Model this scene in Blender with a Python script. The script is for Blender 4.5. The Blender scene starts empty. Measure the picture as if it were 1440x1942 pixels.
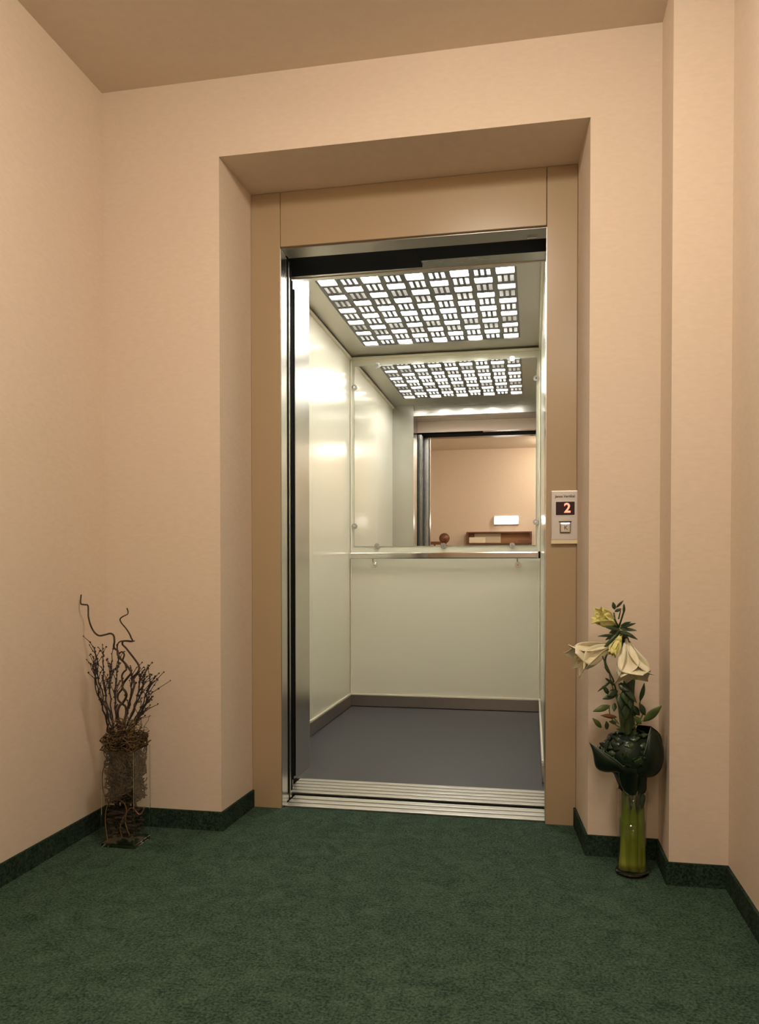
import bpy, bmesh, math, random
from mathutils import Vector, Matrix

# ---------------------------------------------------------------- camera
C = bpy.context.scene.collection
S = bpy.context.scene
W, H = 1440.0, 1942.0
F_PX, CX, CY = 1538.64, 701.66, 1106.24
PITCH, YAW, ROLL = -0.0176, 0.1979, -0.0006
EYE = Vector((0.0, -2.5009, 0.8582))
fwd = Vector((-math.sin(YAW)*math.cos(PITCH), math.cos(YAW)*math.cos(PITCH), math.sin(PITCH)))
r0 = Vector((math.cos(YAW), math.sin(YAW), 0)); u0 = r0.cross(fwd)
RT = r0*math.cos(ROLL) + u0*math.sin(ROLL); UP = -r0*math.sin(ROLL) + u0*math.cos(ROLL)
cam_data = bpy.data.cameras.new('camera'); cam = bpy.data.objects.new('camera', cam_data); C.objects.link(cam)
m = Matrix((RT, UP, -fwd)).transposed().to_4x4(); m.translation = EYE; cam.matrix_world = m
cam_data.sensor_fit = 'VERTICAL'; cam_data.sensor_height = 36.0; cam_data.sensor_width = 36.0*W/H
cam_data.lens = F_PX*36.0/H
cam_data.shift_x = (W/2-CX)/H; cam_data.shift_y = (CY-H/2)/H
cam_data.clip_start = 0.02
S.camera = cam

# ---------------------------------------------------------------- world, lights, exposure
S.view_settings.view_transform = 'Standard'; S.view_settings.look = 'None'
S.view_settings.gamma = 1.0; S.view_settings.exposure = 0.0
S.view_settings.use_curve_mapping = False
w = bpy.data.worlds.new('world'); S.world = w; w.use_nodes = True
w.node_tree.nodes['Background'].inputs[0].default_value = (0.9, 0.75, 0.6, 1)
w.node_tree.nodes['Background'].inputs[1].default_value = 0.0
HALL_EMIT = 84.0         # opal dome lamp on the hall ceiling
FILL_EMIT = 37.0        # added unseen twin behind the camera, brightening walls and recess
LAMP_RGB = (1.0, 0.90, 0.76)
CAR_EMIT = 19.0          # tubes behind the car's ceiling grille
EXIT_EMIT = 14.0         # small box lamp seen in the mirror
LAMP_XY = (-0.22, -1.25)
FILL_XY = (0.30, -2.80)

# ---------------------------------------------------------------- small helpers
def at(x, y, Y):
    """the point on the plane y = Y that the photograph shows at pixel x, y"""
    d = fwd + RT*((x-CX)/F_PX) - UP*((y-CY)/F_PX)
    return EYE + d*((Y-EYE.y)/d.y)

def link(name, me, mat, parent=None):
    o = bpy.data.objects.new(name, me); C.objects.link(o)
    if mat:
        for mm in (mat if isinstance(mat, (list, tuple)) else [mat]): me.materials.append(mm)
    if parent is not None:
        o.parent = parent
        if parent.type == 'EMPTY' or parent.type == 'MESH':
            o.matrix_parent_inverse = Matrix.Identity(4)
    return o

class MB:
    def __init__(s): s.bm = bmesh.new()
    def box(s, x0, x1, y0, y1, z0, z1, bev=0):
        t = bmesh.new()
        bmesh.ops.create_cube(t, size=1)
        for v in t.verts:
            v.co = Vector(((x0+x1)/2+v.co.x*(x1-x0), (y0+y1)/2+v.co.y*(y1-y0), (z0+z1)/2+v.co.z*(z1-z0)))
        if bev: bmesh.ops.bevel(t, geom=t.edges[:], offset=bev, segments=2, affect='EDGES', profile=0.7)
        s.merge(t); return s
    def merge(s, t):
        me = bpy.data.meshes.new('tmp'); t.to_mesh(me); t.free(); s.bm.from_mesh(me); bpy.data.meshes.remove(me)
    def prism(s, pts, z0, z1):
        lo = [s.bm.verts.new((x, y, z0)) for x, y in pts]; hi = [s.bm.verts.new((x, y, z1)) for x, y in pts]
        n = len(pts)
        s.bm.faces.new(lo[::-1]); s.bm.faces.new(hi)
        for i in range(n): s.bm.faces.new((lo[i], lo[(i+1) % n], hi[(i+1) % n], hi[i]))
        return s
    def tube(s, pts, rad, seg=8, cap=True):
        pts = [Vector(p) for p in pts]
        if not isinstance(rad, (list, tuple)): rad = [rad]*len(pts)
        ref = None; rings = []
        for i, p in enumerate(pts):
            t = (pts[min(i+1, len(pts)-1)] - pts[max(i-1, 0)])
            if t.length < 1e-9: t = Vector((0, 0, 1))
            t.normalize()
            if ref is None: ref = Vector((1, 0, 0)) if abs(t.x) < .8 else Vector((0, 1, 0))
            ref = ref - t*ref.dot(t)
            if ref.length < 1e-6: ref = t.orthogonal()
            ref.normalize(); b = t.cross(ref)
            rings.append([s.bm.verts.new(p + (ref*math.cos(2*math.pi*k/seg) + b*math.sin(2*math.pi*k/seg))*rad[i]) for k in range(seg)])
        for a, b in zip(rings, rings[1:]):
            for k in range(seg): s.bm.faces.new((a[k], a[(k+1) % seg], b[(k+1) % seg], b[k]))
        if cap: s.bm.faces.new(rings[0][::-1]); s.bm.faces.new(rings[-1])
        return s
    def lathe(s, prof, c, seg=32):
        """prof = (radius, z) pairs turned about the vertical axis at c"""
        rings = []
        for r, z in prof:
            if r < 1e-6: rings.append([s.bm.verts.new((c[0], c[1], c[2]+z))])
            else: rings.append([s.bm.verts.new((c[0]+r*math.cos(2*math.pi*k/seg), c[1]+r*math.sin(2*math.pi*k/seg), c[2]+z)) for k in range(seg)])
        for a, b in zip(rings, rings[1:]):
            for k in range(seg):
                k2 = (k+1) % seg
                if len(a) == 1 and len(b) == 1: continue
                if len(a) == 1: s.bm.faces.new((a[0], b[k2], b[k]))
                elif len(b) == 1: s.bm.faces.new((a[k], a[k2], b[0]))
                else: s.bm.faces.new((a[k], a[k2], b[k2], b[k]))
        return s
    def ball(s, c, r, sc=(1, 1, 1), sub=2):
        t = bmesh.new(); bmesh.ops.create_icosphere(t, subdivisions=sub, radius=r)
        for v in t.verts: v.co = Vector((c[0]+v.co.x*sc[0], c[1]+v.co.y*sc[1], c[2]+v.co.z*sc[2]))
        s.merge(t); return s
    def sheet(s, fn, nu, nv):
        g = [[s.bm.verts.new(fn(i/nu, j/nv)) for j in range(nv+1)] for i in range(nu+1)]
        for i in range(nu):
            for j in range(nv): s.bm.faces.new((g[i][j], g[i+1][j], g[i+1][j+1], g[i][j+1]))
        return s
    def build(s, name, mat, parent=None, smooth=False, solid=0, weld=False):
        if weld: bmesh.ops.remove_doubles(s.bm, verts=s.bm.verts, dist=1e-5)
        bmesh.ops.recalc_face_normals(s.bm, faces=s.bm.faces)
        me = bpy.data.meshes.new(name); s.bm.to_mesh(me); s.bm.free()
        if smooth:
            for p in me.polygons: p.use_smooth = True
        o = link(name, me, mat, None)
        if parent is not None: keep_parent(o, parent)
        if solid:
            md = o.modifiers.new('thickness', 'SOLIDIFY'); md.thickness = solid; md.offset = 0
        return o

def world_of(o):
    mw = Matrix.Translation(o.location) @ o.rotation_euler.to_matrix().to_4x4()
    return (world_of(o.parent) @ mw) if o.parent else mw

def keep_parent(o, parent):
    """meshes are written in world coordinates; move their vertices into the parent's space"""
    o.parent = parent
    inv = world_of(parent).inverted()
    o.data.transform(inv)

def tag(o, label=None, cat=None, group=None, kind=None):
    if label: o['label'] = label
    if cat: o['category'] = cat
    if group: o['group'] = group
    if kind: o['kind'] = kind
    return o

def thing(name, loc, label, cat, group=None):
    o = bpy.data.objects.new(name, None); o.empty_display_size = 0.05; o.location = loc; C.objects.link(o)
    return tag(o, label, cat, group)

def struct(mb, name, mat, label, cat, **k):
    return tag(mb.build(name, mat, **k), label, cat, kind='structure')

# ---------------------------------------------------------------- materials
def mat(name, rgb, rough=0.5, metal=0.0, spec=0.5, **kw):
    mt = bpy.data.materials.new(name); mt.use_nodes = True
    b = mt.node_tree.nodes['Principled BSDF']
    b.inputs['Base Color'].default_value = (*rgb, 1); b.inputs['Roughness'].default_value = rough
    b.inputs['Metallic'].default_value = metal; b.inputs['Specular IOR Level'].default_value = spec
    for k, v in kw.items(): b.inputs[k.replace('_', ' ')].default_value = v
    return mt
def noise_color(mt, rgb_a, rgb_b, scale, detail=4, lo=.35, hi=.65, stretch=(1, 1, 1), bump=0, bump_dist=.002):
    nt = mt.node_tree; n = nt.nodes; l = nt.links; b = n['Principled BSDF']
    tc = n.new('ShaderNodeTexCoord'); mp = n.new('ShaderNodeMapping'); mp.inputs['Scale'].default_value = stretch
    nz = n.new('ShaderNodeTexNoise'); nz.inputs['Scale'].default_value = scale; nz.inputs['Detail'].default_value = detail
    cr = n.new('ShaderNodeValToRGB'); cr.color_ramp.elements[0].position = lo; cr.color_ramp.elements[1].position = hi
    cr.color_ramp.elements[0].color = (*rgb_a, 1); cr.color_ramp.elements[1].color = (*rgb_b, 1)
    l.new(tc.outputs['Object'], mp.inputs[0]); l.new(mp.outputs[0], nz.inputs['Vector'])
    l.new(nz.outputs['Fac'], cr.inputs[0]); l.new(cr.outputs[0], b.inputs['Base Color'])
    if bump:
        bp = n.new('ShaderNodeBump'); bp.inputs['Strength'].default_value = bump; bp.inputs['Distance'].default_value = bump_dist
        l.new(nz.outputs['Fac'], bp.inputs['Height']); l.new(bp.outputs[0], b.inputs['Normal'])
    return mt
def emit(name, rgb, strength):
    mt = bpy.data.materials.new(name); mt.use_nodes = True; nt = mt.node_tree
    b = nt.nodes['Principled BSDF']; b.inputs['Base Color'].default_value = (*rgb, 1)
    b.inputs['Emission Color'].default_value = (*rgb, 1); b.inputs['Emission Strength'].default_value = strength
    return mt

M = {}
WALL = (0.73, 0.603, 0.475)
M['wall'] = noise_color(mat('cream wallpaper', WALL, 0.75, spec=.25), tuple(c*.965 for c in WALL), tuple(min(1, c*1.02) for c in WALL), 60, 5, .3, .7, stretch=(.6, .6, 1.6), bump=.22, bump_dist=.0015)
M['ceiling'] = noise_color(mat('ceiling paint', (0.72, 0.61, 0.50), 0.85, spec=.2), (0.71, 0.60, 0.49), (0.73, 0.62, 0.51), 40, 3)
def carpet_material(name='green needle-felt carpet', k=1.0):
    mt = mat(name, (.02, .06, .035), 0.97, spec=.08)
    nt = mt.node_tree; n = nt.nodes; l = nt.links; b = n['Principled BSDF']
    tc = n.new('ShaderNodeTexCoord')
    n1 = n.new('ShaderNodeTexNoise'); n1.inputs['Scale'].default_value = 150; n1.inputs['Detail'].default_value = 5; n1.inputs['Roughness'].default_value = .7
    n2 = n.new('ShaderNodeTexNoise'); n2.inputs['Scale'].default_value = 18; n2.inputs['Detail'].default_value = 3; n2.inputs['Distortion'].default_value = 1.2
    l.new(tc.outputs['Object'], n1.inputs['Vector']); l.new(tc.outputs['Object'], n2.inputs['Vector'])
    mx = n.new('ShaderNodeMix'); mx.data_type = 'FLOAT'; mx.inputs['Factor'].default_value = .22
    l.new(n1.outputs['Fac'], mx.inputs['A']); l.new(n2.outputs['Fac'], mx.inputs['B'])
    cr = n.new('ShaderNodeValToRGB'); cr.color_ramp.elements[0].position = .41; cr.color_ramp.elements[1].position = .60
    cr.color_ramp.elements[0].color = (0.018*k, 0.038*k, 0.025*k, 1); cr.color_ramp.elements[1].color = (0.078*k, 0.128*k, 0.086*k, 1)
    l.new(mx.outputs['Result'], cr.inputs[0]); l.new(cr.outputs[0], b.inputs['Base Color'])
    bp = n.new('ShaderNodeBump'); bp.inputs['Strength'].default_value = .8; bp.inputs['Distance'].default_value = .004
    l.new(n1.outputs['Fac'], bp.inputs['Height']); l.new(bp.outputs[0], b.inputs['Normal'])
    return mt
M['carpet'] = carpet_material()
M['skirting'] = carpet_material('floor carpet darkened as upright shade', .55)  # same carpet, darkened in colour for the shade on upright pile
M['beige_metal'] = noise_color(mat('beige lacquered steel', (.43, .315, .19), .27, spec=.5), (.425, .31, .187), (.435, .32, .193), 500, 2, bump=.05, bump_dist=.0004)
M['pink_metal'] = mat('pale pinkish lacquer', (.85, .66, .56), .45)
def brushed(name, rgb, rough, stretch):
    mt = mat(name, rgb, rough, metal=1.0); nt = mt.node_tree; n = nt.nodes; l = nt.links; b = n['Principled BSDF']
    tc = n.new('ShaderNodeTexCoord'); mp = n.new('ShaderNodeMapping'); mp.inputs['Scale'].default_value = stretch
    nz = n.new('ShaderNodeTexNoise'); nz.inputs['Scale'].default_value = 90; nz.inputs['Detail'].default_value = 3
    mr = n.new('ShaderNodeMapRange'); mr.inputs['To Min'].default_value = rough*.88; mr.inputs['To Max'].default_value = rough*1.15
    l.new(tc.outputs['Object'], mp.inputs[0]); l.new(mp.outputs[0], nz.inputs['Vector']); l.new(nz.outputs['Fac'], mr.inputs['Value'])
    l.new(mr.outputs[0], b.inputs['Roughness'])
    return mt
M['steel'] = brushed('brushed stainless steel', (.62, .60, .56), .24, (1, 1, .04))
M['steel_h'] = brushed('brushed stainless steel lying', (.62, .60, .56), .26, (.04, 1, 1))
M['kick_steel'] = mat('dark brushed kick plate steel', (.40, .36, .32), .28, metal=1.0)
M['ceiling_steel'] = brushed('satin car ceiling steel', (.55, .52, .46), .42, (1, .1, 1))
M['grille'] = mat('grey grille lacquer', (.16, .155, .145), .5)
M['aluminium'] = brushed('ribbed aluminium', (.80, .78, .74), .30, (.04, 1, 1))
M['chrome'] = mat('polished steel', (.82, .81, .78), .10, metal=1.0)
M['black'] = mat('black for unlit gaps and dark parts', (.005, .0045, .004), .8, spec=.1)  # stands in for unlit gaps; seals and end caps share it
M['car_wall'] = mat('glossy cream laminate', (.74, .71, .57), .17, spec=.28)
M['car_trim'] = mat('cream edge strip', (.80, .74, .58), .25)
M['lino'] = noise_color(mat('dark grey lino', (.05, .05, .056), .45, spec=.35), (.048, .048, .055), (.060, .060, .068), 220, 3)
M['mirror'] = mat('mirror silver', (.93, .94, .92), .004, metal=1.0)
M['glass_edge'] = mat('mirror glass edge', (.35, .45, .40), .1)
M['clip'] = mat('grey satin clip', (.42, .41, .38), .25, metal=.6, spec=.8)
M['wood'] = noise_color(mat('brown varnished wood', (.16, .06, .025), .35), (.11, .04, .016), (.25, .10, .04), 14, 4, stretch=(.2, 1, 1))
M['wood_light'] = noise_color(mat('light varnished wood', (.45, .22, .09), .35), (.38, .17, .065), (.55, .29, .12), 10, 4, stretch=(.2, 1, 1))
M['paper'] = mat('cream paper', (.85, .74, .56), .6)
M['plastic_white'] = mat('white plastic', (.75, .75, .73), .4)
M['steel_panel'] = mat('satin call plate steel', (.66, .63, .60), .30, metal=.55)
M['display'] = mat('dark red display glass', (.030, .004, .008), .15)
M['digit'] = emit('red led digit', (1.0, .22, .14), 2.2)
M['ink'] = mat('black ink', (.02, .02, .02), .5)
M['lip_glint'] = mat('plate edge glint colour', (.85, .72, .45), .3)  # reflection on the lower chamfer put into the colour
def glass_material(name, tint=(.975, .985, .975)):
    mt = bpy.data.materials.new(name); mt.use_nodes = True; nt = mt.node_tree; n = nt.nodes; l = nt.links
    n.remove(n['Principled BSDF']); out = n['Material Output']
    tr = n.new('ShaderNodeBsdfTransparent'); tr.inputs[0].default_value = (*tint, 1)
    gl = n.new('ShaderNodeBsdfGlossy'); gl.inputs['Roughness'].default_value = .03
    lw = n.new('ShaderNodeLayerWeight'); lw.inputs['Blend'].default_value = .5
    pw = n.new('ShaderNodeMath'); pw.operation = 'POWER'; pw.inputs[1].default_value = 5.0; l.new(lw.outputs['Facing'], pw.inputs[0])
    ma = n.new('ShaderNodeMath'); ma.operation = 'MULTIPLY_ADD'; ma.inputs[1].default_value = .90; ma.inputs[2].default_value = .04; l.new(pw.outputs[0], ma.inputs[0])
    mx = n.new('ShaderNodeMixShader'); l.new(ma.outputs[0], mx.inputs[0]); l.new(tr.outputs[0], mx.inputs[1]); l.new(gl.outputs[0], mx.inputs[2])
    l.new(mx.outputs[0], out.inputs[0]); return mt
M['glass'] = glass_material('clear vase glass')
M['twig'] = mat('dark willow bark', (.045, .020, .009), .6)
M['heather'] = mat('grey-brown dry twig', (.030, .020, .018), .7)
M['fibre'] = noise_color(mat('dry brown vine fibre', (.10, .055, .02), .8), (.035, .018, .007), (.12, .07, .026), 30, 3)
M['root'] = mat('brown vine', (.16, .085, .03), .7)
M['fibre_gold'] = mat('straw coloured fibre', (.13, .08, .025), .8)
M['bark'] = noise_color(mat('dark bark chips', (.035, .017, .01), .8), (.02, .01, .006), (.06, .03, .018), 60, 3)
M['glass_solid'] = mat('clear glass slab', (.95, .97, .95), .02, Transmission_Weight=1.0, IOR=1.45)
M['water'] = glass_material('murky vase water', (.90, .93, .78))
def petal_material(name, a, b, sub=.25):
    mt = mat(name, a, .45); nt = mt.node_tree; n = nt.nodes; l = nt.links; p = n['Principled BSDF']
    p.inputs['Subsurface Weight'].default_value = sub; p.inputs['Subsurface Radius'].default_value = (.02, .015, .008)
    tc = n.new('ShaderNodeUVMap'); tx = n.new('ShaderNodeTexNoise'); tx.inputs['Scale'].default_value = 25
    o = n.new('ShaderNodeTexCoord'); l.new(o.outputs['Object'], tx.inputs['Vector'])
    cr = n.new('ShaderNodeValToRGB'); cr.color_ramp.elements[0].color = (*a, 1); cr.color_ramp.elements[1].color = (*b, 1)
    cr.color_ramp.elements[0].position = .35; cr.color_ramp.elements[1].position = .65
    l.new(tx.outputs['Fac'], cr.inputs[0]); l.new(cr.outputs[0], p.inputs['Base Color'])
    return mt
M['petal'] = petal_material('ivory petal', (.72, .66, .46), (.80, .75, .57))
M['petal_y'] = petal_material('yellow green petal', (.62, .58, .16), (.80, .76, .34))
M['stamen'] = mat('stamen', (.55, .45, .12), .5)
def stalk_material():
    """the stalk itself is bleached yellow at its foot and deep green higher up"""
    mt = mat('amaryllis stalk', (.16, .26, .03), .4); nt = mt.node_tree; n = nt.nodes; l = nt.links
    tc = n.new('ShaderNodeTexCoord'); sx = n.new('ShaderNodeSeparateXYZ'); l.new(tc.outputs['Object'], sx.inputs[0])
    mr = n.new('ShaderNodeMapRange'); mr.inputs['From Min'].default_value = 0.0; mr.inputs['From Max'].default_value = .40; l.new(sx.outputs['Z'], mr.inputs['Value'])
    cr = n.new('ShaderNodeValToRGB'); e = cr.color_ramp.elements
    e[0].position = 0; e[0].color = (.40, .38, .06, 1); e[1].position = 1; e[1].color = (.035, .070, .018, 1)
    for p_, c_ in ((.10, (.22, .25, .022, 1)), (.50, (.09, .14, .012, 1)), (.66, (.06, .11, .02, 1))):
        k = e.new(p_); k.color = c_
    l.new(mr.outputs[0], cr.inputs[0]); l.new(cr.outputs[0], n['Principled BSDF'].inputs['Base Color']); return mt
M['stalk'] = stalk_material()
M['leaf'] = noise_color(mat('dark green leaf', (.014, .034, .012), .34), (.011, .027, .010), (.028, .060, .018), 30, 3)
M['leaf_mid'] = noise_color(mat('mid green leaf', (.06, .10, .025), .4), (.04, .075, .018), (.09, .13, .03), 30, 3)
M['leaf_big'] = noise_color(mat('black green glossy leaf', (.006, .013, .008), .36, spec=.3), (.004, .010, .006), (.010, .021, .011), 18, 3)
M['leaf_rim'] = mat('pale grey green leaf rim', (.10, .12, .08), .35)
M['leaf_red'] = mat('reddish leaf', (.13, .045, .015), .4)

# ---------------------------------------------------------------- the hall's shell
XL, XR, X2 = -1.411, 0.366, 0.518          # left wall, inner corner, pillar corner / right wall
YP, YB = -0.1904, -3.45                    # pillar face, wall behind the camera
HC = 2.4425                                # hall ceiling
NL, NR, NT = -0.999, 0.1645, 2.192         # niche mouth
NLb, NRb, YN = -0.990, 0.144, 0.2754       # niche at the door frame
BB = 0.062                                 # carpet skirting height

struct(MB().box(XL-.1, X2+.1, YB-.1, 0.0, -.08, 0).prism([(NL, 0), (NR, 0), (NRb, YN+.02), (NLb, YN+.02)], -.08, 0), 'floor', M['carpet'],
       'green mottled needle-felt carpet covering the hall floor', 'carpet')
struct(MB().box(XL-.1, X2+.1, YB-.1, .60, HC, HC+.1), 'ceiling', M['ceiling'], 'plain beige painted hall ceiling', 'ceiling')
struct(MB().box(XL-.1, XL, YB, 0, -.08, HC), 'wall_left', M['wall'], 'plain cream textured wall left of the lift', 'wall')
wf = MB()
YW = .3455
wf.prism([(XL-.1, 0), (NL, 0), (NLb, YN), (NLb, YW), (XL-.1, YW)], -.08, HC)
wf.prism([(NR, 0), (X2+.1, 0), (X2+.1, YW), (NRb, YW), (NRb, YN)], -.08, HC)
wf.prism([(NL, 0), (NR, 0), (NRb, YN), (NRb, YW), (NLb, YW), (NLb, YN)], NT, HC)
struct(wf, 'wall_front', M['wall'], 'cream wall with the deep recess around the lift doorway', 'wall')
struct(MB().box(XR, X2+.1, YP, -.0005, -.08, HC), 'wall_pillar', M['wall'], 'cream pillar standing forward right of the lift', 'pillar')
struct(MB().box(X2, X2+.1, YB, YP-.0005, -.08, HC), 'wall_right', M['wall'], 'cream wall running toward the viewer at the right edge', 'wall')
struct(MB().box(XL-.1, X2+.1, YB-.1, YB-.0005, 0, HC), 'wall_back', M['wall'], 'plain wall seen only in the lift mirror', 'wall')

# carpet skirting, every run its own strip
T = .008
sk = 'green carpet skirting strip with shade in its colour, along '
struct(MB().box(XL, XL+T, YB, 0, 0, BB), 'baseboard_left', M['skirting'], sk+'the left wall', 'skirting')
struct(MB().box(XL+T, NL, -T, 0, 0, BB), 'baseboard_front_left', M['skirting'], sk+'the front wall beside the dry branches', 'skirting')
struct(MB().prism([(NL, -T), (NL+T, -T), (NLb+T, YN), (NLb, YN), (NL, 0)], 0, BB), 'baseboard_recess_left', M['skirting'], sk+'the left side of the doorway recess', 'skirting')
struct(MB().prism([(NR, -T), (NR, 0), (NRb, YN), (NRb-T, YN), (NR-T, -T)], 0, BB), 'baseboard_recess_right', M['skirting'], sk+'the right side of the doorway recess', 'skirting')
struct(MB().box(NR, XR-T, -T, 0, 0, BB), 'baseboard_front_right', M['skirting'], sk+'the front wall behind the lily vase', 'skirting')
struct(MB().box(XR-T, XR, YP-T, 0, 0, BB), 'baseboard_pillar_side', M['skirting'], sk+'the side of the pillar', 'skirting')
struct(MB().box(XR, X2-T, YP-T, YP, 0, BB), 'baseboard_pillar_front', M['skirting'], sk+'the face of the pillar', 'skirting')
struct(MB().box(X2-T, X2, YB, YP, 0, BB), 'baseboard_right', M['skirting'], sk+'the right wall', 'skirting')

# ---------------------------------------------------------------- landing door frame
OL, OR = -0.879, 0.0425                    # clear opening
ZH = 2.0
fr = thing('elevator_door_frame', (OL, YN, 0), 'beige lacquered metal frame around the open lift doorway', 'door frame')
g = .0018
MB().box(NLb+.001, OL-g, YN, YN+.05, 0, NT-.001, .002).build('left_jamb', M['beige_metal'], fr)
MB().box(OR+g, NRb-.001, YN, YN+.05, 0, NT-.001, .002).build('right_jamb', M['beige_metal'], fr)
MB().box(OL, OR, YN, YN+.10, ZH, NT-.001, .002).build('header', M['beige_metal'], fr)
tag(MB().box(OL-.0016, OL-.0001, YN+.006, YN+.062, .001, ZH-.005).box(OR+.0001, OR+.0016, YN+.006, YN+.125, .001, ZH-.005).build('reveal_lining', M['steel'], fr), 'bright steel lining inside the jambs')
MB().box(OL, OR, YN+.012, YN+.100, ZH-.004, ZH-.0002).build('header_lining', M['kick_steel'], fr)

# door track overhead, with black boxes put in for the unlit gap
tr = thing('door_track', (-.42, .47, ZH), 'stepped door track overhead in the lift doorway, black boxes for its unlit gap', 'door track')
MB().box(OL-.14, -.410, YN+.1005, .560, ZH-.003, ZH+.10).build('unlit_gap_box', M['black'], tr)
MB().box(-.4095, OR+.1, YN+.1005, .500, ZH-.001, ZH+.10).build('unlit_gap_box', M['black'], tr)
MB().box(-.4095, OR+.1, .5005, .600, ZH+.004, ZH+.10).box(OL-.14, -.4095, .5605, .600, ZH+.004, ZH+.10).build('steel_strip', M['steel_h'], tr)
MB().box(OL-.14, OR+.1, .6001, .604, ZH+.002, ZH+.094).build('inner_cover', M['pink_metal'], tr)['label'] = 'pale cover plate facing the car'
MB().tube([(-.02, .352, ZH-.0085), (.012, .352, ZH-.0085)], .003).build('fastener', M['chrome'], tr)

# sliding doors, parked open at the left: two landing panels and two car panels
def sliding_door(name, label, y0, xe, dx, dy, wd):
    t = thing(name, (xe, y0, .004), label, 'lift door')
    for k in range(2):
        x1 = xe - dx*k; yy = y0 + dy*k
        p = MB().box(x1-wd, x1, yy, yy+.022, .004, ZH-.006, .002).build('door_panel', M['steel'], t)
        MB().box(x1+.0001, x1+.0022, yy+.015, yy+.0225, .03, ZH-.02).build('edge_seal', M['black'], p)
    return t
sliding_door('landing_door', 'open steel landing door, its two edges showing at the left jamb', .352, OL-.004, .000, .040, .22)
sliding_door('car_door', 'open steel car door parked behind the landing door at left', .500, -.918, .004, .038, .19)

# ---------------------------------------------------------------- sills
def sill(name, label, y0, y1, x0, x1, n):
    t = thing(name, ((x0+x1)/2, y0, -.02), label, 'door sill')
    MB().box(x0, x1, y0, y1, -.02, -.004).build('base_plate', M['black'], t)
    wd = (y1-y0)/n; mb = MB()
    for k in range(n): mb.box(x0, x1, y0+k*wd+.0055, y0+(k+1)*wd-.0055, -.0039, .003, .0015)
    mb.build('ribs', M['aluminium'], t)
    return t
sill('landing_sill', 'ribbed aluminium threshold at the edge of the carpet', YN+.026, .445, OL-.0, OR, 3)
sill('car_sill', 'ribbed aluminium threshold of the lift car beyond the gap', .475, .690, OL-.05, OR+.004, 5)
struct(MB().box(OL-.299, OR+.199, YN+.0205, .80, -.30, -.021), 'trim_1', M['black'], 'dark shaft gap under the thresholds', 'gap')
# shaft side closures between landing and car
struct(MB().box(OL-.33, OL-.30, .346, .64, -.3, 2.5).box(OR+.20, OR+.23, .346, .80, -.3, 2.5).box(OL-.33, OR+.23, .346, .80, 2.32, 2.35), 'trim_2', M['black'], 'dark lift shaft beyond the doorway', 'shaft')

# ---------------------------------------------------------------- lift car
CL, CR, YF, YK, CH = -1.117, 0.0465, .885, 2.451, 2.181
FE = -0.945                                # inner edge of the left return panel
car = thing('elevator_car', ((CL+CR)/2, (YF+YK)/2, -.02), 'cream panelled lift car with steel kick plates, standing open', 'lift car')
MB().box(CL-.03, CR+.03, .6905, YK+.03, -.03, .0).build('car_floor', M['lino'], car)['label'] = 'dark grey lino floor'
MB().box(CL-.02, CL, .84, 1.56, .072, CH-.022, .0015).box(CL-.02, CL, 1.5615, YK, .072, CH-.022, .0015).box(CL-.03, CL-.0201, .84, YK, 0, CH).build('side_panel', M['car_wall'], car)
MB().box(CR, CR+.02, .84, YK, .072, CH-.022, .0015).box(CR+.0201, CR+.03, .84, YK, 0, CH).build('side_panel', M['car_wall'], car)
MB().box(CL, CR, YK, YK+.02, .072, .925, .0015).box(CL, CR, YK, YK+.02, .9265, CH-.022, .0015).box(CL, CR, YK+.0201, YK+.03, 0, CH).build('back_panel', M['car_wall'], car)
for nm, bx in (('kick_plate', (CL-.002, CL+.008, .80, YK, .004, .072)), ('kick_plate', (CR-.008, CR+.002, .80, YK, .004, .072)), ('kick_plate', (CL+.008, CR-.008, YK-.008, YK, .004, .072))):
    MB().box(*bx, .001).build(nm, M['kick_steel'], car)
MB().box(CL, CL+.014, .84, YK, CH-.024, CH-.010, .002).build('cornice', M['car_trim'], car)
MB().box(CR-.014, CR, .84, YK, CH-.024, CH-.010, .002).build('cornice', M['car_trim'], car)
MB().box(CL+.014, CR-.014, YK-.014, YK, CH-.024, CH-.010, .002).build('cornice', M['car_trim'], car)
MB().box(CL, CL+.008, .84, YK-.008, .072, .082).box(CR-.008, CR, .84, YK-.008, .072, .082).box(CL, CR, YK-.008, YK, .072, .080).build('base_strip', M['car_trim'], car)
MB().tube([(CL+.006, YK-.006, .08), (CL+.006, YK-.006, CH-.024)], .005).build('corner_strip', M['car_trim'], car)
MB().tube([(CR-.006, YK-.006, .08), (CR-.006, YK-.006, CH-.024)], .005).build('corner_strip', M['car_trim'], car)
# front return with the doorway, steel
MB().box(CL-.03, FE, .645, YF, 0, ZH+.094).box(CL-.03, FE, .861, YF, ZH+.0945, CH).build('front_return', M['steel'], car)
MB().box(FE+.0001, FE+.004, .646, .660, .02, ZH-.02).build('rubber_buffer', M['black'], car)
MB().box(OR+.0035, CR+.03, .6905, YF-.05, 0, CH).build('front_return', M['steel'], car)
MB().box(FE, CR, .6005, .86, ZH+.095, CH).build('door_lintel', M['steel_h'], car)
# fixed ceiling around the light
LX0, LX1, LY0, LY1 = -0.986, -0.072, 1.125, 2.247
cs = MB()
cs.box(CL-.03, LX0, .84, YK+.03, CH, CH+.03).box(LX1, CR+.03, .84, YK+.03, CH, CH+.03)
cs.box(LX0, LX1, .84, LY0, CH, CH+.03).box(LX0, LX1, LY1, YK+.03, CH, CH+.03)
cs.build('car_ceiling', M['ceiling_steel'], car)['label'] = 'satin steel ceiling surround'

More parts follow.
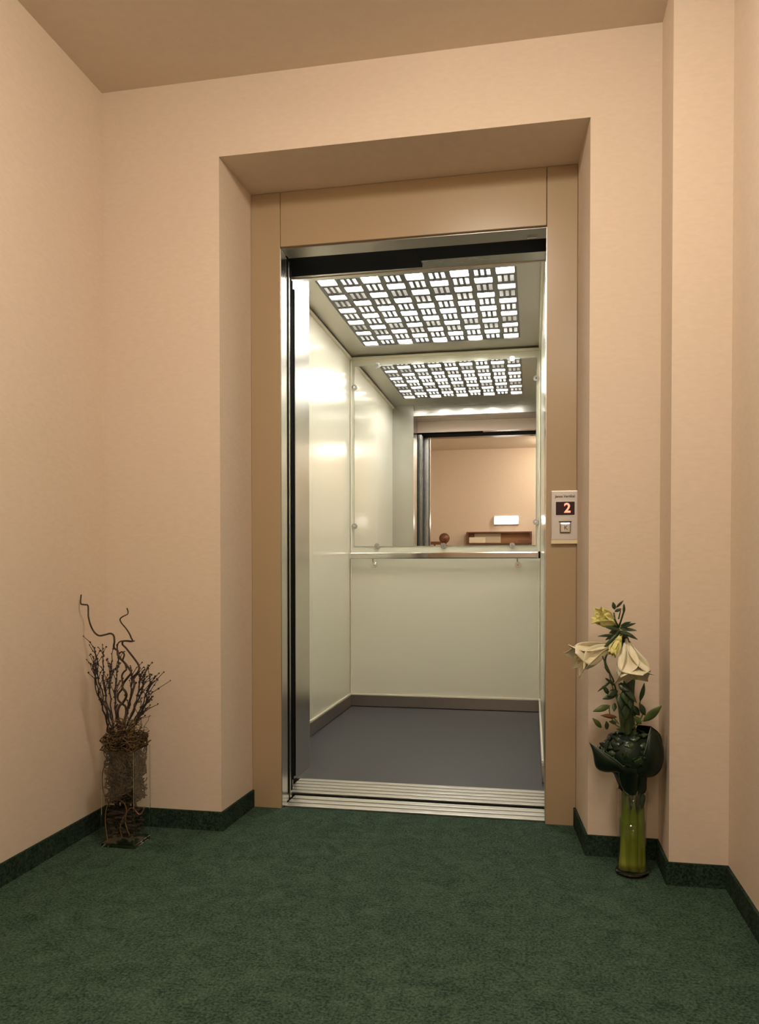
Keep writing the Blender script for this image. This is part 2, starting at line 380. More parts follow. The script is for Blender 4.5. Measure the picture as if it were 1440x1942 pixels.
# ceiling light: louvre grille with a chequer of bars and triple squares below a lit diffuser
lt = thing('ceiling_light', ((LX0+LX1)/2, (LY0+LY1)/2, CH), 'bright square-patterned light grille set into the car ceiling', 'ceiling light')
def diffuser_material(name, rgb, lo, hi):
    """backlit sheet, brighter where the three tubes behind it run across the car"""
    mt = emit(name, rgb, hi); nt = mt.node_tree; n = nt.nodes; l = nt.links
    tc = n.new('ShaderNodeTexCoord'); sx = n.new('ShaderNodeSeparateXYZ'); l.new(tc.outputs['Object'], sx.inputs[0])
    a = n.new('ShaderNodeMath'); a.operation = 'MULTIPLY'; a.inputs[1].default_value = 2*math.pi/.53; l.new(sx.outputs['Y'], a.inputs[0])
    c = n.new('ShaderNodeMath'); c.operation = 'COSINE'; l.new(a.outputs[0], c.inputs[0])
    mr = n.new('ShaderNodeMapRange'); mr.inputs['From Min'].default_value = -1; mr.inputs['To Min'].default_value = lo; mr.inputs['To Max'].default_value = hi
    ab = n.new('ShaderNodeMath'); ab.operation = 'ABSOLUTE'; l.new(sx.outputs['X'], ab.inputs[0])
    ex = n.new('ShaderNodeMapRange'); ex.inputs['From Min'].default_value = .26; ex.inputs['From Max'].default_value = .42; ex.inputs['To Min'].default_value = 1; ex.inputs['To Max'].default_value = .35
    l.new(ab.outputs[0], ex.inputs['Value'])
    mu = n.new('ShaderNodeMath'); mu.operation = 'MULTIPLY'
    l.new(c.outputs[0], mr.inputs['Value']); l.new(mr.outputs[0], mu.inputs[0]); l.new(ex.outputs[0], mu.inputs[1]); l.new(mu.outputs[0], n['Principled BSDF'].inputs['Emission Strength'])
    return mt
MB().box(LX0, LX1, LY0, LY1, CH+.024, CH+.028).build('diffuser', diffuser_material('lit diffuser', (1.0, .98, .94), CAR_EMIT*.5, CAR_EMIT*1.6), lt)
gr = MB(); fp = MB(); NC = 9; pitch = (LX1-LX0)/NC; slot = .021; per = (LY1-LY0)/5.5
z0, z1 = CH+.002, CH+.007
for c in range(NC):
    xa = LX0 + c*pitch; xb = xa + slot/2; xc = xa + pitch - slot/2
    gr.box(xa, xb, LY0, LY1, z0, z1); gr.box(xc, xa+pitch, LY0, LY1, z0, z1)
    for h in range(11):
        bar = ((h + c) % 2 == 0)
        y0 = LY0 + h*per/2 + (.05*per if bar and h else -.05*per if h else 0); y1 = LY0 + (h+1)*per/2 + (-.05*per if bar and h < 10 else .05*per if h < 10 else 0)
        gr.box(xb, xc, y0, y0+.007, z0, z1) if bar else gr.box(xb, xc, y0, y0+.016, z0, z1)
        gr.box(xb, xc, y1-.007, y1, z0, z1) if bar else gr.box(xb, xc, y1-.016, y1, z0, z1)
        if not bar:
            wsq = (xc-xb)
            for q in (1, 2):
                xm = xb + wsq*q/3; gr.box(xm-.0055, xm+.0055, y0+.007, y1-.007, z0, z1)
            fp.box(xb+.0005, xc-.0005, y0+.009, y1-.009, CH+.0085, CH+.012)
            gr.box(xb, xb+.004, y0+.007, y1-.007, z0, z1); gr.box(xc-.004, xc, y0+.007, y1-.007, z0, z1)
gr.build('grille', M['grille'], lt)
fp.build('frosted_panes', diffuser_material('lit frosted panes', (1.0, .98, .95), .22, 2.0), lt)

# mirror with its clips
MX0, MX1, MZ0, MZ1 = -1.089, .0185, 1.000, 2.115
mi = thing('mirror', ((MX0+MX1)/2, YK, MZ0), 'large clip-mounted mirror on the back wall of the lift', 'mirror')
MB().box(MX0, MX1, YK-.0055, YK-.001, MZ0, MZ1).build('glass_plate', M['mirror'], mi)
MB().box(MX0-.0015, MX0, YK-.0055, YK-.001, MZ0, MZ1).box(MX1, MX1+.0015, YK-.0055, YK-.001, MZ0, MZ1).box(MX0, MX1, YK-.0055, YK-.001, MZ1, MZ1+.0015).box(MX0, MX1, YK-.0055, YK-.001, MZ0-.0015, MZ0).build('ground_edge', M['glass_edge'], mi)
for x, z in ((-.941, MZ1), (-.122, MZ1), (MX0, 1.987), (MX0, 1.125), (-.945, MZ0), (-.532, MZ0), (-.119, MZ0), (MX1, 1.991), (MX1, 1.138)):
    mb = MB(); mb.tube([(x, YK-.0005, z), (x, YK-.012, z)], .017, 20)
    cl = mb.build('clip', M['clip'], mi)
    MB().tube([(x, YK-.0121, z), (x, YK-.0155, z)], .005, 12).build('screw', M['chrome'], cl)

# handrail
hr = thing('handrail', ((CL+CR)/2, YK, .93), 'steel handrail across the back of the lift below the mirror', 'handrail')
MB().box(CL+.012, CR-.012, YK-.068, YK-.050, .920, .960, .006).build('rail', M['chrome'], hr)
for x in (-.963, -.087):
    MB().tube([(x, YK-.0005, .885), (x, YK-.030, .888), (x, YK-.052, .905), (x, YK-.059, .924)], .006, 12).tube([(x, YK-.0005, .885), (x, YK-.004, .885)], .018, 16).build('bracket', M['chrome'], hr)
MB().box(CR-.0118, CR-.002, YK-.070, YK-.048, .921, .962, .003).build('end_cap', M['black'], hr)

# ---------------------------------------------------------------- call panel on the right jamb
PX0, PX1, PZ0, PZ1 = .0605, .1495, .942, 1.118
yf = YN - .009
cp = thing('call_panel', ((PX0+PX1)/2, YN, PZ0), 'steel call plate with red floor display on the right jamb', 'call panel')
MB().box(PX0, PX1, yf, YN-.0003, PZ0+.012, PZ1, .003).build('face_plate', M['steel_panel'], cp)
MB().prism([(PX0, YN-.0003), (PX1, YN-.0003), (PX1, yf-.004), (PX0, yf-.004)], PZ0, PZ0+.0118).build('lower_lip', M['lip_glint'], cp)['label'] = 'lip with its bright reflection in the colour'
MB().box(.072, .1395, yf-.0015, yf-.0001, 1.033, 1.0845).build('display_bezel', M['plastic_white'], cp)
dsp = MB().box(.0755, .136, yf-.003, yf-.0016, 1.037, 1.0805).build('display', M['display'], cp)
def text(name, s, size, x, y, z, mt, parent, extrude=.0003, sx=1, bold=False):
    cu = bpy.data.curves.new(name, 'FONT'); cu.body = s; cu.size = size; cu.align_x = 'CENTER'; cu.align_y = 'CENTER'; cu.extrude = extrude
    if bold: cu.offset = size*.02
    tmp = bpy.data.objects.new('tmp', cu); C.objects.link(tmp); bpy.context.view_layer.update()
    me = bpy.data.meshes.new_from_object(tmp.evaluated_get(bpy.context.evaluated_depsgraph_get())); bpy.data.objects.remove(tmp)
    me.transform(Matrix.Translation((x, y, z)) @ Matrix.Rotation(math.pi/2, 4, 'X') @ Matrix.Diagonal((sx, 1, 1, 1)))
    o = link(name, me, mt); keep_parent(o, parent); return o
text('floor_number', '2', .044, .1125, yf-.0034, 1.0585, M['digit'], dsp, bold=True)
text('maker_lettering', 'Janos Vertikal', .0115, (PX0+PX1)/2, yf-.0004, 1.0985, M['ink'], cp, bold=True)
bt = MB().box(.088, .124, yf-.004, yf-.0001, .9765, 1.0115, .004).build('call_button', M['chrome'], cp)
bt['label'] = 'square polished call button'
MB().box(.093, .119, yf-.0052, yf-.0041, .9815, 1.0065, .0004).build('button_cap', M['steel_panel'], bt)
text('button_mark', 'K', .020, .108, yf-.0056, .994, M['ink'], bt)
MB().box(.085, .1265, yf-.0022, yf-.0001, 1.0125, 1.0165, .0006).build('button_guard', M['ink'], cp)

# ---------------------------------------------------------------- left vase with dry branches
VX0, VX1, VY0, VY1, VH = -1.303, -1.193, -.222, -.118, .300
def square_vase():
    t = thing('glass_vase', ((VX0+VX1)/2, (VY0+VY1)/2, 0), 'square clear glass vase holding dry branches in the left corner', 'vase')
    th = .005; mb = MB(); bm = mb.bm
    def ring(a, z): return [bm.verts.new(p) for p in ((VX0+a, VY0+a, z), (VX1-a, VY0+a, z), (VX1-a, VY1-a, z), (VX0+a, VY1-a, z))]
    rs = [ring(0, .0132), ring(0, VH), ring(th, VH), ring(th, .0140)]
    for a, b in zip(rs, rs[1:]):
        for k in range(4): bm.faces.new((a[k], a[(k+1) % 4], b[(k+1) % 4], b[k]))
    bm.faces.new(rs[0][::-1]); bm.faces.new(rs[-1])
    bmesh.ops.bevel(bm, geom=bm.edges[:], offset=.0012, segments=1, affect='EDGES')
    mb.build('vase_body', M['glass'], t)
    MB().box(VX0-.001, VX1+.001, VY0-.001, VY1+.001, .0003, .013, .002).build('vase_base', M['glass_solid'], t)
    e_ = MB()
    for x_ in (VX0, VX1):
        for y_ in (VY0, VY1): e_.tube([(x_, y_, .013), (x_, y_, VH)], .0020, 8)
    e_.build('ground_edges', M['glass_solid'], t)
    return t
square_vase()

def smooth_path(pts, k=5):
    out = []
    P = [pts[0]] + list(pts) + [pts[-1]]
    for i in range(1, len(P)-2):
        for j in range(k):
            t = j/k; a, b, c, d = P[i-1], P[i], P[i+1], P[i+2]
            out.append(.5*((2*b) + (c-a)*t + (2*a-5*b+4*c-d)*t*t + (3*b-3*c+d-a)*t**3))
    out.append(P[-2]); return out
BC = Vector(((VX0+VX1)/2, (VY0+VY1)/2, 0))
def traced(pts, y_top, y_bot, crop=(120, 1110, 6.695)):
    """outline points of a branch, with its own depth running from tip to foot"""
    n = len(pts); o = []
    for i, (cx, cy) in enumerate(pts):
        Y = y_top + (y_bot-y_top)*i/(n-1) + .006*math.sin(i*1.7)
        o.append(at(crop[0]+cx/crop[2], crop[1]+cy/crop[2], Y))
    return o
def willow(pts, y_top, label, r0, r1, foot):
    pp = traced(pts, y_top, BC.y) + [Vector(foot)]
    sp = smooth_path(pp, 6); n = len(sp)
    rad = [1.35*(r0 + (r1-r0)*i/(n-1)) for i in range(n)]
    return tag(MB().tube(sp, rad, 8).build('willow_branch', M['twig'], smooth=True), label, 'branch', 'curly willow branches')
willow([(228, 120), (222, 180), (225, 235), (270, 246), (312, 255), (318, 330), (320, 400), (342, 490), (372, 560), (410, 612), (460, 640), (530, 628), (600, 612), (640, 640), (650, 710), (643, 790), (690, 830), (692, 880), (730, 935), (780, 985), (830, 1050), (862, 1110), (820, 1170), (770, 1235), (752, 1300), (790, 1350), (802, 1410), (765, 1480), (715, 1530), (690, 1610), (700, 1700), (735, 1790), (745, 1900)],
       -.17, 'tallest curly willow branch, its crooked tip reaching far left', .0016, .0032, (BC.x+.02, BC.y-.01, .05))
willow([(808, 290), (822, 330), (815, 368), (760, 395), (722, 430), (740, 480), (795, 545), (838, 610), (862, 665), (880, 710), (882, 770), (870, 830)][:10] + [(820, 705), (760, 712), (752, 750), (800, 800), (850, 865), (905, 935), (955, 1010), (962, 1070), (925, 1130), (885, 1170), (905, 1250), (880, 1350), (850, 1450), (820, 1560), (790, 1680), (770, 1800), (760, 1900)],
       -.13, 'curly willow branch with a wavy tip right of the tallest one', .0014, .0030, (BC.x+.035, BC.y+.02, .05))
willow([(905, 705), (860, 716), (760, 706), (702, 730), (685, 790), (702, 860), (745, 845), (775, 880), (758, 950), (790, 1010), (800, 1070), (770, 1100), (745, 1150), (752, 1230), (750, 1310), (700, 1380), (695, 1450), (740, 1500), (790, 1540), (798, 1620), (775, 1720), (740, 1800), (720, 1900)],
       -.10, 'short curly willow branch looping tightly in the middle of the bunch', .0014, .0028, (BC.x+.0, BC.y+.02, .05))
willow([(400, 1180), (405, 1250), (415, 1330), (440, 1400), (485, 1450), (530, 1485), (560, 1560), (552, 1660), (585, 1740), (560, 1820), (590, 1900)],
       -.20, 'low curly willow twig hooking out to the left of the bunch', .0012, .0024, (BC.x-.03, BC.y, .05))
willow([(690, 1510), (665, 1570), (672, 1650), (700, 1720), (650, 1800), (560, 1830), (575, 1870), (640, 1930)],
       -.15, 'short looping willow twig low in the middle of the bunch', .0018, .0026, (BC.x-.01, BC.y-.02, .05))
# heather-like dry twigs, each branching, knobbly
rnd = random.Random(4)
def dry_twig(tip, y_tip, base, label, nside):
    mb = MB()
    a = at(120+tip[0]/6.695, 1110+tip[1]/6.695, y_tip); b = at(120+base[0]/6.695, 1110+base[1]/6.695, BC.y+rnd.uniform(-.02, .02))
    foot = Vector((BC.x+rnd.uniform(-.035, .035), BC.y+rnd.uniform(-.03, .03), .06))
    n = 12; main = []
    for i in range(n+1):
        t = i/n; p = a.lerp(b, t); bow = math.sin(t*math.pi)*.010*(1 if tip[0] > 700 else -1)
        main.append(p + Vector((bow+rnd.uniform(-.0035, .0035), rnd.uniform(-.003, .003), 0)))
    path = main + [b.lerp(foot, .5), foot]
    mb.tube(path, [.0014+.0020*i/(len(path)-1) for i in range(len(path))], 6)
    for k in range(nside):
        i = rnd.randint(0, 7); p = main[i]; L = rnd.uniform(.025, .075)
        up = (a-b).normalized(); side = Vector((rnd.uniform(-.75, .75), rnd.uniform(-.4, .4), 0))
        q = [p + (up + side*.8*s)*L*s for s in (0, .33, .66, 1.0)]
        q = [v + Vector((rnd.uniform(-.002, .002), 0, rnd.uniform(-.002, .002))) for v in q]
        mb.tube(q, [.0015, .0013, .0012, .0009], 5)
        for s in range(4): mb.ball(q[s] + Vector((rnd.uniform(-.002, .002), rnd.uniform(-.002, .002), rnd.uniform(-.002, .002))), rnd.uniform(.0020, .0036), sub=1)
    for i in range(0, 9): mb.ball(main[i] + Vector((rnd.uniform(-.003, .003), rnd.uniform(-.003, .003), 0)), rnd.uniform(.0014, .0024), sub=1)
    return tag(mb.build('dry_twig', M['heather']), label, 'twig', 'dry knobbly twigs in the square vase')
for tip, y, base, lab in (((420, 850), -.19, (610, 1800), 'leftmost tall knobbly dry twig beside the left wall'),
                          ((500, 900), -.15, (620, 1750), 'knobbly dry twig just right of the leftmost tall one'),
                          ((405, 1040), -.22, (600, 1850), 'knobbly dry twig bending lowest to the left'),
                          ((620, 960), -.10, (640, 1800), 'thin dry twig rising left of the looping willow'),
                          ((700, 1000), -.12, (690, 1850), 'thin dry twig standing amid the looping willow'),
                          ((880, 1180), -.12, (740, 1850), 'knobbly dry twig just right of the looping willow'),
                          ((975, 1180), -.16, (770, 1850), 'knobbly dry twig in the middle of the right-hand fan'),
                          ((1045, 1110), -.20, (780, 1830), 'knobbly dry twig whose tip stands highest in the right-hand fan'),
                          ((1080, 1290), -.14, (800, 1850), 'rightmost knobbly dry twig, pointing toward the lift'),
                          ((1070, 1420), -.09, (790, 1870), 'shorter knobbly dry twig low in the right-hand fan'),
                          ((1010, 1560), -.20, (800, 1880), 'lowest knobbly dry twig of the right-hand fan')):
    dry_twig(tip, y, base, lab, 9)
# tangle of vine filling and overflowing the vase
def tangle(name, material, n, z0, z1, rx,  label, cat, seed, x_off=0, r=.0012, wild=.0):
    rr = random.Random(seed); mb = MB()
    for k in range(n):
        p = Vector((BC.x+x_off+rr.uniform(-rx, rx), BC.y+rr.uniform(-rx, rx), rr.uniform(z0, z1)))
        d = Vector((rr.uniform(-1, 1), rr.uniform(-1, 1), rr.uniform(-1, 1))).normalized(); pts = []
        for s in range(14):
            pts.append(p.copy()); d = (d + Vector((rr.uniform(-1, 1), rr.uniform(-1, 1), rr.uniform(-1, 1)))*.55).normalized()
            p = p + d*.012
            lim = rx + (wild if p.z > VH else 0)
            for ax, c0 in ((0, BC.x+x_off), (1, BC.y)):
                if abs(p[ax]-c0) > lim: p[ax] = c0 + math.copysign(lim, p[ax]-c0); d[ax] *= -1
            if p.z < z0: p.z = z0; d.z = abs(d.z)
            if p.z > z1+wild: p.z = z1+wild; d.z = -abs(d.z)
        mb.tube(pts, r, 5)
    return tag(mb.build(name, material, smooth=True), label, cat, kind='stuff')
tangle('vine_tangle', M['fibre'], 400, .135, .335, .048, 'tangled nest of brown vine filling the top of the square vase', 'vine', 5, .000, wild=.010, r=.0016)
tangle('straw_tangle', M['fibre_gold'], 45, .31, .385, .038, 'straw-coloured fibres curling out above the square vase', 'straw', 8, .014, wild=.010, r=.0009)
rr = random.Random(12)
roots = [[(205, 1600), (200, 1560), (203, 1530), (215, 1518), (232, 1520), (240, 1535), (238, 1560), (246, 1585)], [(232, 1588), (228, 1570), (236, 1548), (250, 1532), (265, 1545), (275, 1530)], [(208, 1530), (196, 1500), (194, 1470), (200, 1445), (206, 1420)]]
for pts, lab in zip(roots, ('pale vine arching inside the foot of the square vase', 'thin vine curling inside the square vase, right half', 'vine climbing inside the left edge of the square vase')):
    tag(MB().tube(smooth_path([at(x, y, BC.y-.041) for x, y in pts], 5), .0020, 7).build('vine', M['root'], smooth=True), lab, 'vine', 'vines in the square vase')
mb = MB()
for k in range(520):
    c = (BC.x+rr.uniform(-.041, .041), BC.y+rr.uniform(-.038, .038), .024+.085*rr.random()**.8)
    mb.ball(c, rr.uniform(.006, .011), (1.2, .8, .5), 1)
tag(mb.build('bark_chips', M['bark']), 'dark bark filling the lower part of the square vase', 'bark', kind='stuff')

# ---------------------------------------------------------------- right vase with lilies and foliage
RC = Vector((.277, -.132, 0))
rv = thing('glass_vase', (RC.x, RC.y, 0), 'tall round clear glass vase of green stalks beside the pillar', 'vase')
MB().lathe([(0, .0136), (.0425, .0136), (.0405, .030), (.0385, .10), (.0395, .18), (.043, .238), (.0405, .238), (.037, .18), (.036, .10), (.0375, .030), (.034, .0143), (0, .0142)], RC, 40).build('vase_body', M['glass'], rv, smooth=True)
MB().lathe([(0, .0002), (.044, .0002), (.0462, .006), (.044, .013), (0, .0135)], RC, 40).build('vase_foot', M['glass_solid'], rv, smooth=True)
tag(MB().lathe([(0, .0145), (.033, .0165), (.0368, .030), (.0354, .10), (.0362, .150), (0, .150)], RC, 32).build('vase_water', M['water'], smooth=True), 'greenish water standing in the round glass vase', 'water')

def P(cx, cy, Y, s=5.538): return at(1040+cx/s, 1120+cy/s, Y)
def petal(mb, base, d, side, L, wd, curl, cup):
    """one petal: base point, direction of growth, outward side; curl bends the tip outward"""
    d = d.normalized(); side = (side - d*side.dot(d)).normalized(); b = d.cross(side)
    def f(u, v):
        a = u*L; wv = wd*(.22+.78*math.sin(math.pi*min(1, u)**1.35)**.8)*(1-.93*max(0, (u-.72)/.28)**1.6)
        s = (v-.5)*2
        out = .20*u + curl*u*u*u
        return base + d*(a*(1-.28*curl*u*u)) + side*(L*out*.55 - cup*wv*s*s) + b*(wv*s) + side*.0016*math.sin(u*9+s*3)
    mb.sheet(f, 12, 8); return mb
def blossom(root, base, d, L, wd, curl, cup, pm, n=6, roll=0, stamens=True):
    d = d.normalized(); x = d.orthogonal().normalized(); y = d.cross(x)
    th = MB().tube([base-d*.012, base, base+d*L*.22], [.004, .006, .011], 12).build('bloom_throat', pm, root, smooth=True)
    for k in range(n):
        an = roll + 2*math.pi*k/n; side = x*math.cos(an) + y*math.sin(an)
        mb = petal(MB(), base+side*.004, d, side, L*(1 if k % 2 else .95), wd*(1 if k % 2 else .85), curl, cup)
        mb.build('petal', pm, th, smooth=True, solid=.0012)
    if stamens:
        mb = MB()
        for k in range(6):
            an = k*1.047+.4; s = x*math.cos(an)+y*math.sin(an)
            q = [base+d*L*t+s*.012*t for t in (.2, .5, .8)]; mb.tube(q, .0009, 5); mb.ball(q[-1], .0022, (1, 1, 1), 1)
        mb.build('stamens', M['stamen'], th)
    return th
def leafshape(mb, a, b, wd, n, bend=.0, fold=.25):
    """a pointed leaf from a to b with width wd, facing n"""
    a = Vector(a); b = Vector(b); d = b-a; L = d.length; d.normalize(); n = Vector(n); n = (n-d*n.dot(d)).normalized(); s = d.cross(n)
    def f(u, v):
        k = (v-.5)*2; w_ = wd*math.sin(math.pi*(u**.85))*(1 if 0 < u < 1 else .02)+.0006
        return a + d*L*u + n*(bend*math.sin(math.pi*u)*L - fold*w_*(abs(k))) + s*w_*k
    mb.sheet(f, 10, 4); return mb

# amaryllis stalks carry the blossoms
def stalk_path(x, y, top):
    return smooth_path([Vector((RC.x+x, RC.y+y, .018)), Vector((RC.x+x*.9, RC.y+y*.9, .22))] + top, 6)
def amaryllis(label, x, y, top, r, b0, b1, L, wd, curl, cup, pm, roll, stamens=True):
    t = thing('amaryllis', (RC.x+x, RC.y+y, .02), label, 'flower')
    sp = stalk_path(x, y, top); n = len(sp)
    MB().tube(sp, [r*(1.25-.25*min(1, i/4))*(1-.5*i/(n-1)) for i in range(n)], 14).build('stalk', M['stalk'], t, smooth=True)
    blossom(t, b0, (b1-b0), L, wd, curl, cup, pm, roll=roll, stamens=stamens)
amaryllis('amaryllis with a large ivory trumpet flower stretching left toward the lift', -.017, -.012,
    [P(810, 1380, RC.y), P(820, 1100, RC.y+.012), P(840, 800, RC.y+.018), P(770, 560, RC.y+.004), P(660, 575, RC.y-.016)], .0165,
    P(660, 575, RC.y-.018), P(235, 755, RC.y-.060), .136, .038, .40, .22, M['petal'], .3)
amaryllis('amaryllis with a large ivory bell flower hanging down on the right', .017, -.010,
    [P(860, 1380, RC.y+.010), P(860, 1100, RC.y+.022), P(880, 800, RC.y+.030), P(860, 600, RC.y+.010), P(830, 545, RC.y-.015)], .0160,
    P(825, 550, RC.y-.020), P(905, 940, RC.y-.055), .128, .045, .58, .12, M['petal'], .0)
amaryllis('amaryllis with the small yellow-green flower on top of the bouquet', .000, .017,
    [P(820, 1380, RC.y+.02), P(850, 1100, RC.y+.032), P(860, 800, RC.y+.038), P(760, 500, RC.y+.02), P(690, 345, RC.y+.004)], .0140,
    P(700, 345, RC.y), P(450, 225, RC.y-.035), .074, .028, .42, .45, M['petal_y'], .2)
amaryllis('amaryllis with a narrow closed yellowish flower between the two ivory ones', .001, -.022,
    [P(835, 1380, RC.y-.015), P(850, 1100, RC.y-.000), P(860, 850, RC.y+.008), P(800, 560, RC.y-.00), P(755, 500, RC.y-.025)], .0120,
    P(755, 490, RC.y-.028), P(625, 760, RC.y-.060), .060, .017, .05, .50, M['petal_y'], .5, False)

# ruff sprig: narrow dark leaves radiating behind the blossoms
ruff = thing('foliage_sprig', (RC.x, RC.y+.02, .23), 'sprig of narrow dark leaves bursting out above the ivory flowers', 'foliage', )
MB().tube(smooth_path([Vector((RC.x+.004, RC.y+.028, .10)), P(760, 1380, RC.y+.02), P(700, 1000, RC.y+.02), P(640, 850, RC.y-.03), P(600, 720, RC.y-.03), P(680, 560, RC.y-.01), P(745, 400, RC.y-.01)], 5), .0026, 7).build('stem', M['leaf_mid'], ruff, smooth=True)
for a, b, wd in (((750, 390), (920, 345), .0042), ((750, 400), (930, 420), .0046), ((760, 420), (940, 515), .0052), ((740, 410), (590, 380), .005), ((735, 440), (600, 520), .005), ((745, 420), (830, 560), .005), ((730, 450), (570, 620), .0045), ((760, 450), (760, 630), .0045), ((760, 370), (870, 330), .004), ((750, 430), (880, 470), .005), ((700, 470), (520, 480), .0035), ((740, 400), (640, 450), .006), ((770, 440), (850, 520), .006)):
    leafshape(MB(), P(*a, RC.y-.03), P(*b, RC.y-.03+random.Random(a[0]+b[0]).uniform(-.03, .03)), wd, (.2, -1, .4), .06).build('leaf', M['leaf'], ruff, smooth=True, solid=.0008)
pod = thing('seed_sprig', P(745, 360, RC.y), 'little forked dark sprig sticking up at the very top of the bouquet', 'sprig')
MB().tube([P(740, 390, RC.y-.01), P(700, 300, RC.y-.012), P(690, 230, RC.y-.012)], .0022, 7).tube([P(740, 390, RC.y-.01), P(770, 300, RC.y-.01), P(795, 220, RC.y-.01), P(795, 150, RC.y-.01)], .0026, 7).tube([P(740, 300, RC.y-.01), P(760, 210, RC.y-.012), P(700, 215, RC.y-.012)], .0018, 6).build('stem', M['leaf'], pod, smooth=True)
for a, b, wd in (((700, 200), (680, 120), .005), ((715, 180), (790, 105), .003), ((700, 220), (770, 190), .004), ((795, 240), (798, 140), .003)):
    leafshape(MB(), P(*a, RC.y-.012), P(*b, RC.y-.012), wd, (0, -1, .2), .05).build('leaf', M['leaf'], pod, smooth=True, solid=.0008)

# loose leafy sprigs between bouquet and collar
def sprig(label, stem, leaves, mt, Y0, smat='leaf_mid'):
    t = thing('foliage_sprig', P(*stem[0], Y0), label, 'foliage')
    MB().tube(smooth_path([P(x, y, Y0) for x, y in stem], 5), .0016, 6).build('stem', M[smat], t, smooth=True)
    for a, b, wd in leaves:
        leafshape(MB(), P(*a, Y0), P(*b, Y0-.012), wd, (.3, -1, .3), .08).build('leaf', M[mt], t, smooth=True, solid=.0009)
sprig('upright dark sprig curving up right of the stalks, one spear-shaped leaf at its tip', [(930, 1420), (980, 1330), (1000, 1260), (965, 1180), (985, 1130)], [((965, 1160), (1010, 970), .006), ((1020, 1310), (955, 1180), .0085), ((960, 1310), (880, 1200), .0085), ((905, 1330), (900, 1230), .008)], 'leaf', RC.y-.045)
sprig('sprig with one broad green leaf pointing up at far right', [(900, 1430), (960, 1380), (1010, 1365)], [((1000, 1375), (1195, 1205), .0105), ((980, 1400), (900, 1320), .008)], 'leaf_mid', RC.y-.055)
sprig('low left sprig with a pointed olive leaf aimed at the lift', [(760, 1440), (700, 1400), (650, 1300), (640, 1220)], [((650, 1210), (470, 1270), .0080), ((720, 1330), (550, 1310), .0055), ((560, 1440), (465, 1340), .0065), ((620, 1460), (610, 1370), .006), ((720, 1390), (640, 1375), .005)], 'leaf_mid', RC.y-.05)
sprig('dark drooping sprig arching over the stalks below the flowers', [(800, 1400), (740, 1200), (690, 1050), (660, 960)], [((760, 965), (930, 1180), .0095), ((740, 980), (860, 1060), .011), ((660, 950), (520, 1060), .003), ((700, 1000), (620, 930), .004), ((720, 1090), (570, 1140), .007), ((640, 1090), (570, 1000), .006), ((730, 1050), (620, 1110), .010), ((800, 1030), (830, 1200), .013), ((760, 1080), (770, 1260), .012), ((700, 1180), (690, 1270), .006), ((850, 1100), (870, 1250), .010), ((800, 1150), (820, 1360), .016)], 'leaf', RC.y-.05)
sprig('twisted brown-green sprig winding up to the ivory flowers', [(680, 980), (655, 930), (640, 860), (600, 790), (590, 740), (570, 690)], [((655, 880), (590, 800), .0035), ((650, 960), (600, 920), .0030)], 'leaf', RC.y-.075, 'leaf')
sprig('reddish leaf sprig low at the left of the bouquet', [(740, 1400), (700, 1350), (640, 1325)], [((700, 1325), (560, 1308), .0050)], 'leaf_red', RC.y-.065)

# dense collar of dark leaves
rr = random.Random(21)
col = thing('foliage_collar', (RC.x, RC.y, .235), 'dense dark leafy cushion crowning the round glass vase', 'foliage')
CX_ = RC.x-.008
def cdome(th, ph): return Vector((CX_ + .078*math.cos(th)*math.cos(ph), RC.y + .070*math.sin(th)*math.cos(ph), .338+.066*math.sin(ph)))
core = MB()
core.lathe([(0, .236), (.028, .238), (.032, .262), (.044, .284), (.066, .300), (.075, .330), (.070, .362), (.050, .388), (.024, .400), (0, .402)], (CX_, RC.y, 0), 28)
for v in core.bm.verts: v.co += Vector((rr.uniform(-.004, .004), rr.uniform(-.004, .004), rr.uniform(-.004, .004)))
core.build('moss_core', M['leaf_big'], col, smooth=True)
for k in range(98):
    th = rr.uniform(math.pi*.95, math.pi*2.05) if k % 3 else rr.uniform(0, 2*math.pi); ph = math.asin(rr.uniform(-.35, 1.0))
    c = cdome(th, ph); nrm = Vector((math.cos(th)*math.cos(ph), math.sin(th)*math.cos(ph), math.sin(ph)))
    tg = Vector((rr.uniform(-1, 1), rr.uniform(-1, 1), rr.uniform(-.3, 1))); tg = (tg-nrm*tg.dot(nrm)).normalized()
    L = rr.uniform(.018, .034)
    leafshape(MB(), c - tg*L*.5 - nrm*.002, c + tg*L*.5 + nrm*rr.uniform(.002, .012), rr.uniform(.006, .011), nrm, .12).build('leaf', M['leaf'] if rr.random() < .5 else M['leaf_big'], col, smooth=True, solid=.0009)
for k in range(6):
    a = (RC.x+rr.uniform(-.004, .034), RC.y-.020-rr.uniform(0, .012), .236)
    leafshape(MB(), a, (a[0]+rr.uniform(-.006, .006), a[1], .236-rr.uniform(.025, .055)), .006, (0, -1, 0), .05).build('leaf', M['leaf'], col, smooth=True, solid=.0009)
